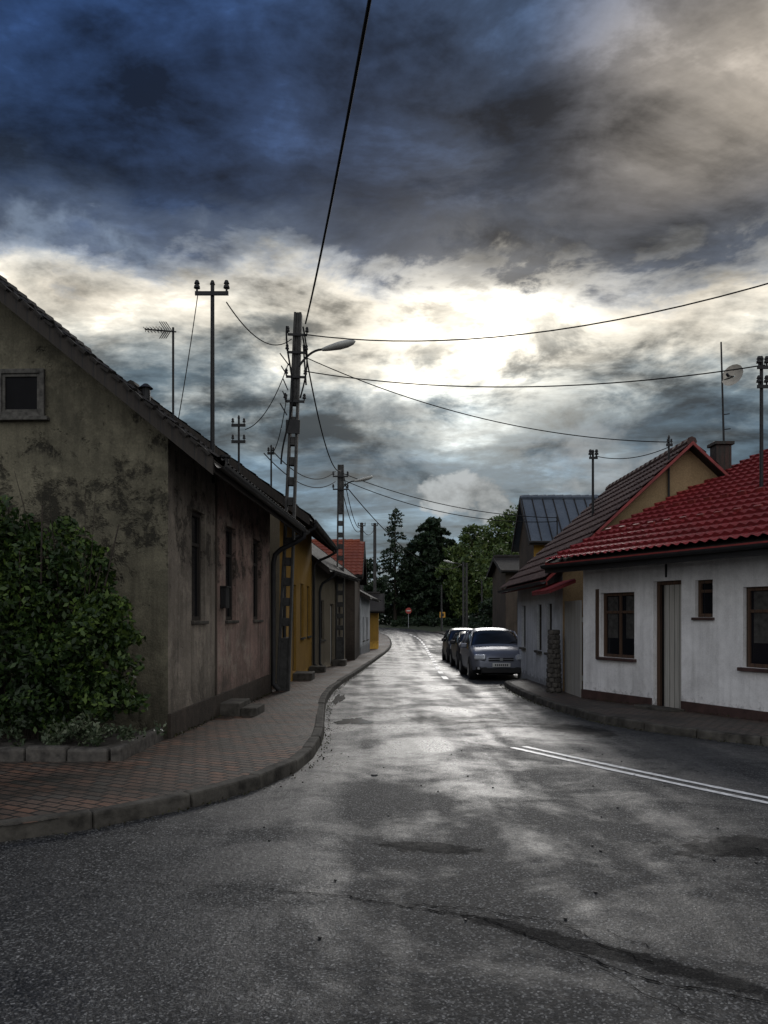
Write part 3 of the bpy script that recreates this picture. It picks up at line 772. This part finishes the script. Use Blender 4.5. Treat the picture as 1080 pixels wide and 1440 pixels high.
# ------------------------------------------------------------------ cars
def paint(name, col, metal=.3):
    m, t, b, o = newmat(name)
    n = t.noise(o, 3, 4, .6)
    t.put(b.inputs['Base Color'], t.mix(t.mr(n, .3, .7), tuple(c * .85 for c in col), col))
    b.inputs['Metallic'].default_value = metal; t.put(b.inputs['Roughness'], t.mr(n, .3, .7, .28, .40))
    return m
M_tyre = simple('tyre', (.012, .012, .012), .8)
M_rim = simple('rim', (.28, .29, .30), .35, .8)
M_plate = simple('licence_plate', (.6, .6, .58), .5, var=.1)
M_hl = simple('headlight', (.55, .58, .62), .12, .3, var=.3, scale=30, spec=.8)
M_cglass = simple('car_glass', (.010, .012, .016), .10, var=.1, spec=.3)
def car(name, x, y, col, rot=0, sc=1.0, sedan=False):
    E = empty(name, (x, y, g(y + 1.5) + .004), (math.atan((g(y + 3) - g(y)) / 3), 0, rot)); E.scale = (sc, sc, sc)
    P = paint('paint_' + name, col)
    k = -.12 if sedan else 0
    S = [(0.00, .34, .50, .56, .56, .48), (.05, .26, .62, .70, .68, .60), (.16, .20, .72, .79, .80, .66), (.42, .19, .82, .84, .93, .70), (.72, .19, .89, .855, .99, .72), (.98, .19, .93, .86, 1.04, .73),
         (1.30, .19, .95, .86, 1.28 + k * .8, .68), (1.68, .19, .96, .86, 1.52 + k, .61), (2.3, .19, .97, .86, 1.58 + k, .60), (3.1, .19, .98, .86, 1.55 + k, .60), (3.65, .20, .98, .85, 1.44 + k, .58),
         (3.92, .22, .95, .82, 1.12, .64), (4.02, .28, .62, .76, .80, .62), (4.05, .36, .5, .66, .6, .5)]
    mb = MB(); rings = []
    for (yy, zb, zl, w, zt, wt) in S:
        half = [(0, zb), (w * .55, zb), (w * .88, zb + .01), (w * .975, zb + .12), (w, (zb + zl) / 2), (w * .985, zl), ((w * .97 + wt) / 2 + .02, zl + (zt - zl) * .5), (wt + .03, zt - .07 * min(1, (zt - zl) * 4)), (wt * .8, zt - .01), (wt * .4, zt + .01), (0, zt + .015)]
        full = [(a, b) for a, b in half] + [(-a, b) for a, b in half[-2:0:-1]]
        rings.append([len(mb.v) + i for i in range(len(full))]); mb.v += [(a, yy, b) for a, b in full]
    n = len(rings[0])
    for j in range(len(rings) - 1):
        for i in range(n):
            ii = (i + 1) % n; h = i if i < 10 else n - 1 - i
            mi = 0
            y0 = S[j][0]
            if h in (5, 6) and 1.25 < y0 < 3.6: mi = 1
            if h in (7, 8, 9) and .9 < y0 < 1.6: mi = 1
            if h in (5, 6) and .9 < y0 < 1.25: mi = 1
            if h in (6, 7, 8, 9) and 3.6 < y0 < 3.9: mi = 1
            if h in (0, 1, 2): mi = 2
            mb.f.append((rings[j][i], rings[j][ii], rings[j + 1][ii], rings[j + 1][i])[::-1]); mb.mi.append(mi)
    mb.f.append(tuple(rings[0])); mb.mi.append(0); mb.f.append(tuple(rings[-1][::-1])); mb.mi.append(0)
    mb.build('body', [P, M_cglass, M_black], E, smooth=True, subsurf=2)
    mb = MB()
    for s in (-1, 1):
        mb.cyl((s * .80, .98, .99), (s * .655, 1.62, 1.45 + k), .028, n=8); mb.cyl((s * .86, 2.35, .97), (s * .65, 2.4, 1.50 + k), .03, n=8); mb.cyl((s * .855, 3.2, .97), (s * .65, 3.2, 1.46 + k), .035, n=8)
        mb.cyl((s * .655, 1.62, 1.45 + k), (s * .65, 3.4, 1.46 + k), .025, n=8)
    mb.build('pillars', P, E, smooth=True)
    mb = MB()
    for s in (-1, 1): mb.rbox((s * .97, 1.22, 1.03), (.20, .10, .15), Matrix.Rotation(s * .2, 3, 'Z'))
    mb.build('mirrors', P, E, bevel=.035)
    mb = MB(); mr_ = MB(); ma = MB()
    for s in (-1, 1):
        for yy in (.76, 3.25):
            ma.cyl((s * .70, yy, .34), (s * .863, yy, .34), .375, n=28)
            mb.cyl((s * .66, yy, .31), (s * .868, yy, .31), .31, n=28)
            mb.cyl((s * .868, yy, .31), (s * .880, yy, .31), .30, .26, n=28)
            mr_.cyl((s * .875, yy, .31), (s * .886, yy, .31), .19, .17, n=20)
    ma.build('wheel_arches', M_black, E); mb.build('tyres', M_tyre, E); mr_.build('rims', M_rim, E)
    mb = MB()
    for s in (-1, 1):
        mb.rbox((s * .60, .085, .70), (.34, .16, .17), Matrix.Rotation(s * .42, 3, 'Z') @ Matrix.Rotation(-.25, 3, 'X'))
    mb.build('headlights', M_hl, E, bevel=.04)
    mb = MB(); mb.box(-.36, .36, -.025, .1, .60, .69); mb.box(-.58, .58, -.035, .1, .25, .40)
    for s in (-1, 1): mb.box(s * .66 - .07, s * .66 + .07, -.004, .12, .34, .43)
    mb.build('grilles', M_black, E, bevel=.012)
    mb = MB(); mb.box(-.38, .38, -.035, 0, .635, .655); mb.rbox((0, -.04, .645), (.09, .02, .08))
    for s in (-1, 1): mb.cyl((s * .66, -.02, .385), (s * .66, 0, .385), .04, n=12)
    mb.build('trim', M_alu, E, bevel=.005)
    mb = MB(); mb.box(-.26, .26, -.055, -.037, .43, .54); mb.build('licence_plate', M_plate, E, bevel=.004)
    pm = MB()
    for i in range(7): pm.box(-.19 + i * .058, -.155 + i * .058, -.0575, -.0555, .455, .515)
    pm.build('plate_text', M_black, E)
    mb = MB()
    for s in (-.35, .3): mb.cyl((s, 1.0, 1.075), (s + .42, 1.18, 1.20), .010, n=6)
    mb.build('wipers', M_black, E)
    return E
car('parked_minivan', 3.42, 22.4, (.19, .205, .25))
car('parked_car', 3.62, 28.4, (.020, .021, .025), sedan=True)
car('parked_car', 3.72, 34.2, (.012, .013, .015))

# ------------------------------------------------------------------ foliage
def leaves(name, pts, size, mat, parent=None, updown=.0):
    n = len(pts); pts = np.asarray(pts)
    a = np.random.normal(size=(n, 3)); a /= np.linalg.norm(a, axis=1)[:, None]
    b = np.random.normal(size=(n, 3)); b -= (a * b).sum(1)[:, None] * a; b /= np.linalg.norm(b, axis=1)[:, None]
    s = size * np.random.uniform(.55, 1.35, n)[:, None]
    v = np.stack([pts - a * s, pts + b * s * .5, pts + a * s, pts - b * s * .5], 1).reshape(-1, 3)
    me = bpy.data.meshes.new(name); me.vertices.add(4 * n); me.vertices.foreach_set('co', v.astype(np.float32).ravel())
    me.loops.add(4 * n); me.loops.foreach_set('vertex_index', np.arange(4 * n, dtype=np.int32))
    me.polygons.add(n); me.polygons.foreach_set('loop_start', np.arange(0, 4 * n, 4, dtype=np.int32))
    me.materials.append(mat); me.update(calc_edges=True); me.validate()
    return link(bpy.data.objects.new(name, me), parent)
def clumps(env, nclump, cr, per, shell=.55):
    out = []
    for _ in range(nclump):
        c = env(); r = cr * random.uniform(.5, 1.3)
        p = np.random.normal(size=(int(per * random.uniform(.5, 1.4)), 3)); p /= np.linalg.norm(p, axis=1)[:, None]
        p *= (np.random.uniform(0, 1, len(p)) ** .4)[:, None] * r; p[:, 2] *= .75
        out.append(p + np.array(c))
    return np.concatenate(out)
def ell(c, r, shell=.5, zmin=-1):
    def f():
        while True:
            d = np.random.normal(size=3); d /= np.linalg.norm(d)
            if d[2] < zmin: continue
            k = random.uniform(shell, 1.0); return (c[0] + d[0] * r[0] * k, c[1] + d[1] * r[1] * k, c[2] + d[2] * r[2] * k)
    return f
E = empty('bush', (0, 0, 0))
pts = [clumps(ell((-4.75, 8.95, 1.9), (.95, .6, 1.15)), 110, .22, 130), clumps(ell((-3.75, 8.95, 1.6), (.72, .55, 1.15)), 100, .2, 120), clumps(ell((-3.3, 9.0, 1.15), (.36, .45, .8)), 50, .17, 100),
       clumps(ell((-5.4, 9.0, 1.9), (.9, .6, 1.2)), 80, .24, 120), clumps(ell((-4.0, 8.85, .70), (1.3, .45, .4)), 80, .17, 90), clumps(ell((-4.4, 8.95, 1.4), (1.3, .3, 1.2), 0), 60, .3, 140)]
leaves('foliage', np.concatenate(pts), .042, M_leaf, E)
mb = MB()
for i in range(26):
    x = random.uniform(-5.3, -3.2); mb.cyl((x * .5 - 2.1, 9.0, .1), (x + random.uniform(-.2, .2), 8.9 + random.uniform(-.3, .3), random.uniform(1.6, 2.9)), .022, .008, 6)
for i in range(14):
    x = random.uniform(-5.0, -3.1); mb.cyl((x, 8.95, random.uniform(1.0, 2.6)), (x + random.uniform(-.25, .35), 8.7, random.uniform(1.6, 3.3)), .008, .003, 5)
mb.build('stems', M_bark, E)
M_pale = leaf_mat('pale_leaves', (.012, .022, .010), (.032, .05, .022), (.15, .17, .11))
pts = clumps(ell((-4.2, 8.5, .34), (1.9, .2, .14)), 60, .12, 45)
leaves('ground_cover_plants', pts, .032, M_pale)
leaves('leaf_litter', np.array(wp), .016, leaf_mat('litter', (.012, .010, .006), (.03, .028, .012), (.06, .065, .02)))
mb = MB()
for i in range(12):
    x = -8.2 + i * .44; mb.box(x, x + .43, 8.12, 8.26, -.1, .22 + random.uniform(-.015, .015))
mb.box(-2.90, -2.78, 8.12, 9.7, -.1, .22); mb.box(-8.2, -2.9, 8.265, 9.6, -.1, .18)
mb.build('low_garden_wall', M_stone, bevel=.03)

def broadleaf(name, x, y, h, r, mat, nc=90, leaf=.2, zc=.62, sq=.42, per=70):
    E = empty(name, (x, y, g(y))); mb = MB()
    mb.cyl((0, 0, -.3), (0.1, 0, h * .5), h * .022, h * .014, 10)
    for i in range(9):
        a = i * 2.4; z = h * (.3 + .05 * i); mb.cyl((0, 0, z), (math.cos(a) * r * .75, math.sin(a) * r * .7, z + h * .22), h * .009, h * .003, 6)
    mb.build('trunk', M_bark, E)
    p = [clumps(ell((0, 0, h * zc), (r, r, h * sq), .35), nc, r * .24, per), clumps(ell((r * .3, 0, h * .38), (r * .9, r * .8, h * .3), .3), nc // 2, r * .24, per)]
    leaves('crown', np.concatenate(p), leaf, mat, E); return E
def conifer(name, x, y, h, r, mat, layers=34, leaf=.2, dens=1.0, droop=.25, z0=.1, power=.85, per=26):
    E = empty(name, (x, y, g(y))); mb = MB(); mb.cyl((0, 0, -.3), (0, 0, h), h * .016, .03, 8); P = []
    for l in range(layers):
        t = l / layers; z = h * (z0 + (1 - z0) * t); R = r * (1 - t) ** power * random.uniform(.75, 1.1) + .15
        nb = max(3, int(7 * dens * (1 - t * .4)))
        for k in range(nb):
            a = random.uniform(0, 6.28); Rk = R * random.uniform(.6, 1.15)
            tip = Vector((math.cos(a) * Rk, math.sin(a) * Rk, z - Rk * droop)); mb.cyl((0, 0, z), tip, .05, .015, 5, caps=False)
            m = int(per * (Rk + .5)); tt = np.random.uniform(.15, 1.05, m)[:, None]
            b = np.array([0, 0, z]) * (1 - tt) + np.array(tip) * tt
            P.append(b + np.random.normal(size=(m, 3)) * np.array([.22, .22, .16]) * (.6 + .5 * (1 - tt)))
    mb.build('trunk', M_bark, E); leaves('needles', np.concatenate(P), leaf, mat, E); return E
conifer('larch_tree', 1.75, 121, 18.8, 3.4, M_leafd, layers=26, leaf=.24, dens=.75, per=18, power=.5, z0=.2)
conifer('spruce_tree', 7.6, 123, 17.4, 5.4, M_leafd, layers=40, leaf=.38, dens=1.5, per=32, power=.40, z0=.05)
conifer('spruce_tree', 4.3, 124, 13.5, 3.8, M_leafd, layers=30, leaf=.34, dens=1.4, per=26, power=.6, z0=.05)
conifer('spruce_tree', 10.8, 124, 14.0, 4.2, M_leafd, layers=32, leaf=.34, dens=1.4, per=28, power=.55, z0=.05)
broadleaf('maple_tree', 14.6, 118, 15.2, 5.0, M_leafm, 150, .32)
broadleaf('linden_tree', 17.6, 102, 15.2, 5.6, M_leafm, 200, .30)
broadleaf('linden_tree', 22.5, 104, 14.2, 5.0, M_leafm, 130, .3)
broadleaf('maple_tree', 11.6, 108, 11.5, 4.2, M_leafm, 120, .3)
broadleaf('linden_tree', 13.6, 82, 10.0, 3.8, M_leafm, 140, .22)
broadleaf('maple_tree', 9.8, 62, 4.9, 2.0, M_leafd, 80, .16)
broadleaf('maple_tree', 7.2, 48, 3.4, 1.0, M_leafd, 60, .11)
broadleaf('maple_tree', -3.0, 118, 10, 3.6, M_leafd, 90, .26)
p = []
for i in range(46):
    x = -75 + i * 3.4; h = random.uniform(6, 9.5)
    p.append(clumps(ell((x, 134 + random.uniform(-3, 5), h * .45), (2.8, 2.2, h * .55), .2), 24, 1.1, 32))
leaves('distant_trees', np.concatenate(p), .45, M_leafd)
p = []
for i in range(30):
    x = 1.5 + i * .75; p.append(clumps(ell((x, 110 - i * .12 if i < 10 else 109, .95), (.8, .7, .9), .1), 12, .4, 30))
leaves('hedge', np.concatenate(p), .16, M_leafd)
p = []
for i in range(22):
    x = 8.0 + i * .12; y = 46 + i * 2.4; p.append(clumps(ell((x + .6, y, g(y) + .9), (.7, 1.5, 1.0), .1), 14, .4, 30))
leaves('hedge', np.concatenate(p), .15, M_leafd)

# ------------------------------------------------------------------ sky / light
w = bpy.data.worlds.new('World'); scene.world = w; w.use_nodes = True
nt = w.node_tree; nt.nodes.clear(); t = NT(nt)
tc = t.new('ShaderNodeTexCoord'); D_ = tc.outputs['Generated']
sep = t.new('ShaderNodeSeparateXYZ'); t.put(sep.inputs[0], D_); x, y, z = sep.outputs
hz = t.m('SQRT', t.m('ADD', t.m('MULTIPLY', x, x), t.m('MULTIPLY', y, y))); hz = t.m('MAXIMUM', hz, .02)
zz = t.m('MAXIMUM', z, 0.0)
e = t.m('DIVIDE', zz, hz); a = t.m('DIVIDE', x, hz)
den = t.m('ADD', zz, .16)
cmb = t.new('ShaderNodeCombineXYZ'); t.put(cmb.inputs[0], t.m('DIVIDE', x, den)); t.put(cmb.inputs[1], t.m('DIVIDE', y, den)); cp = cmb.outputs[0]
def wn(vec, scale, detail, rough, dist):
    n = t.new('ShaderNodeTexNoise'); t.put(n.inputs['Vector'], vec)
    n.inputs['Scale'].default_value = scale; n.inputs['Detail'].default_value = detail; n.inputs['Roughness'].default_value = rough; n.inputs['Distortion'].default_value = dist
    return n.outputs['Fac']
n1 = wn(t.mapping(cp, (.9, 1.25, 1), loc=(5.1, 1.4, 0)), 1.5, 4, .5, .3)
n2 = wn(t.mapping(cp, (1.0, 1.5, 1), loc=(7.7, 2.2, 0)), 2.6, 6, .62, .35)
n3 = wn(t.mapping(D_, (1, 1, 2.2), loc=(1.3, 0, .2)), 7.5, 6, .62, .25)
e2 = t.m('ADD', e, t.m('MULTIPLY', t.m('SUBTRACT', n1, .5), .20))
e2 = t.m('ADD', e2, t.m('MULTIPLY', t.m('SUBTRACT', n3, .5), .26))
e2 = t.m('SUBTRACT', e2, t.mr(a, .12, -.1, 0, .02, True))
sky = t.ramp(e2, [(0, (.15, .19, .21)), (.09, (.100, .150, .188)), (.19, (.060, .098, .134)), (.245, (.11, .15, .178)), (.29, (.32, .35, .35)), (.34, (.64, .61, .53)), (.395, (.62, .57, .48)), (.425, (.26, .27, .28)),
                  (.46, (.070, .082, .105)), (.53, (.020, .028, .045)), (.70, (.020, .032, .058)), (.88, (.030, .052, .098)), (1, (.035, .062, .125))])
rt = t.m('MULTIPLY', t.mr(a, .16, .46, 0, 1, True), t.m('MULTIPLY', t.mr(e, .44, .58, 0, 1, True), t.mr(e, .86, .66, .25, 1, True)))
rt = t.m('MULTIPLY', rt, t.mr(n1, .35, .62, .55, 1))
sky = t.mix(rt, sky, (.38, .335, .28))
tx = t.m('ADD', t.m('MULTIPLY', n2, .6), t.m('MULTIPLY', n3, .4))
tex = t.mr(tx, .40, .64, .36, 2.2)
tex = t.m('ADD', tex, t.mr(tx, .56, .70, 0, 1.2))
tex = t.m('ADD', t.m('MULTIPLY', tex, t.m('SUBTRACT', 1.0, t.m('MULTIPLY', rt, .5))), t.m('MULTIPLY', rt, .5))
sky = t.mix(1.0, sky, t.mix(t.mr(tex, 0, 3), (0, 0, 0), (3, 3, 3)), 'MULTIPLY')
blue = t.m('MULTIPLY', t.mr(a, .20, -.40, 0, 1, True), t.mr(e, .40, .6))
sky = t.mix(blue, sky, t.mix(1.0, sky, (.85, 1.2, 1.75), 'MULTIPLY'))
gd = Vector((.125, .915, .385)).normalized()
dot = t.new('ShaderNodeVectorMath', operation='DOT_PRODUCT'); t.put(dot.inputs[0], D_); dot.inputs[1].default_value = gd
dv = t.m('MAXIMUM', dot.outputs['Value'], 0.0)
gl = t.m('ADD', t.m('MULTIPLY', t.m('POWER', dv, 210.0), 1.5), t.m('MULTIPLY', t.m('POWER', dv, 30.0), .18))
gl = t.m('MULTIPLY', gl, t.mr(n3, .40, .56, .25, 1.25, True))
gl = t.m('MULTIPLY', gl, t.mr(e2, .47, .41, .06, 1, True))
glc = t.new('ShaderNodeVectorMath', operation='SCALE'); glc.inputs[0].default_value = (1.0, .93, .78); t.put(glc.inputs['Scale'], gl)
sky = t.mix(1.0, sky, glc.outputs[0], 'ADD')
n4 = wn(t.mapping(D_, (1, 1, 1.3), loc=(2.6, 5, .2)), 13, 5, .6, .1)
def puff(a0, e0, ra, re, col, s, soft=.5):
    global sky
    da = t.m('DIVIDE', t.m('SUBTRACT', a, a0), ra); de = t.m('DIVIDE', t.m('SUBTRACT', e, e0), re)
    d2 = t.m('ADD', t.m('MULTIPLY', da, da), t.m('MULTIPLY', de, de))
    v = t.m('ADD', t.m('SUBTRACT', 1.0, d2), t.m('MULTIPLY', t.m('SUBTRACT', n4, .5), 6.0))
    mk = t.mr(v, 0, soft, 0, s, True); mk = t.m('MULTIPLY', mk, t.mr(y, 0, .3))
    sky = t.mix(mk, sky, t.mix(t.mr(n4, .42, .60), tuple(c * .45 for c in col), col))
puff(.11, .160, .075, .026, (.46, .49, .50), .95, .7)
puff(.15, .142, .055, .020, (.42, .45, .46), .8, .8)
puff(.28, .19, .10, .055, (.36, .38, .39), .55, 1.6)
puff(.02, .27, .10, .02, (.34, .37, .38), .5, 1.2)
puff(-.38, .46, .14, .035, (.30, .38, .50), .45, 1.6)
puff(-.17, .50, .10, .025, (.16, .20, .27), .45, 1.6)
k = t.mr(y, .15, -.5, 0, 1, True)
sky = t.mix(k, sky, t.mix(t.mr(n2, .3, .7), (.56, .59, .64), (1.12, 1.13, 1.15)))  # unseen sky behind the camera brightened, added fill for the walls facing it
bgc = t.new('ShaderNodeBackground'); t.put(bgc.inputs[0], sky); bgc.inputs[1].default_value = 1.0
st = t.new('ShaderNodeTexSky'); st.sky_type = 'NISHITA'; st.sun_disc = False; st.sun_elevation = RAD(22.5); st.sun_rotation = RAD(7.8)
bgn = t.new('ShaderNodeBackground'); t.put(bgn.inputs[0], st.outputs[0]); bgn.inputs[1].default_value = .05
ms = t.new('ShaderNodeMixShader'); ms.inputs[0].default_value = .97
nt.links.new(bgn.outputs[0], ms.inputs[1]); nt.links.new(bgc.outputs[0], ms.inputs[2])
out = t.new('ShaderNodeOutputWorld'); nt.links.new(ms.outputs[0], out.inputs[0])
ld = bpy.data.lights.new('sun', 'SUN'); ld.energy = .8; ld.angle = RAD(12); ld.color = (1, .97, .93)
so = bpy.data.objects.new('sun', ld); link(so); so.rotation_euler = (-gd).to_track_quat('-Z', 'Y').to_euler(); so.location = (0, 0, 30)

# ------------------------------------------------------------------ camera
cd = bpy.data.cameras.new('camera'); cam = bpy.data.objects.new('camera', cd); link(cam)
cam.location = (0, 0, 1.6); cam.rotation_euler = (RAD(90), 0, 0)
cd.sensor_fit = 'AUTO'; cd.sensor_width = 36; cd.lens = 27.0; cd.shift_y = 148 / 1440; cd.clip_end = 6000; cd.clip_start = .05
scene.camera = cam
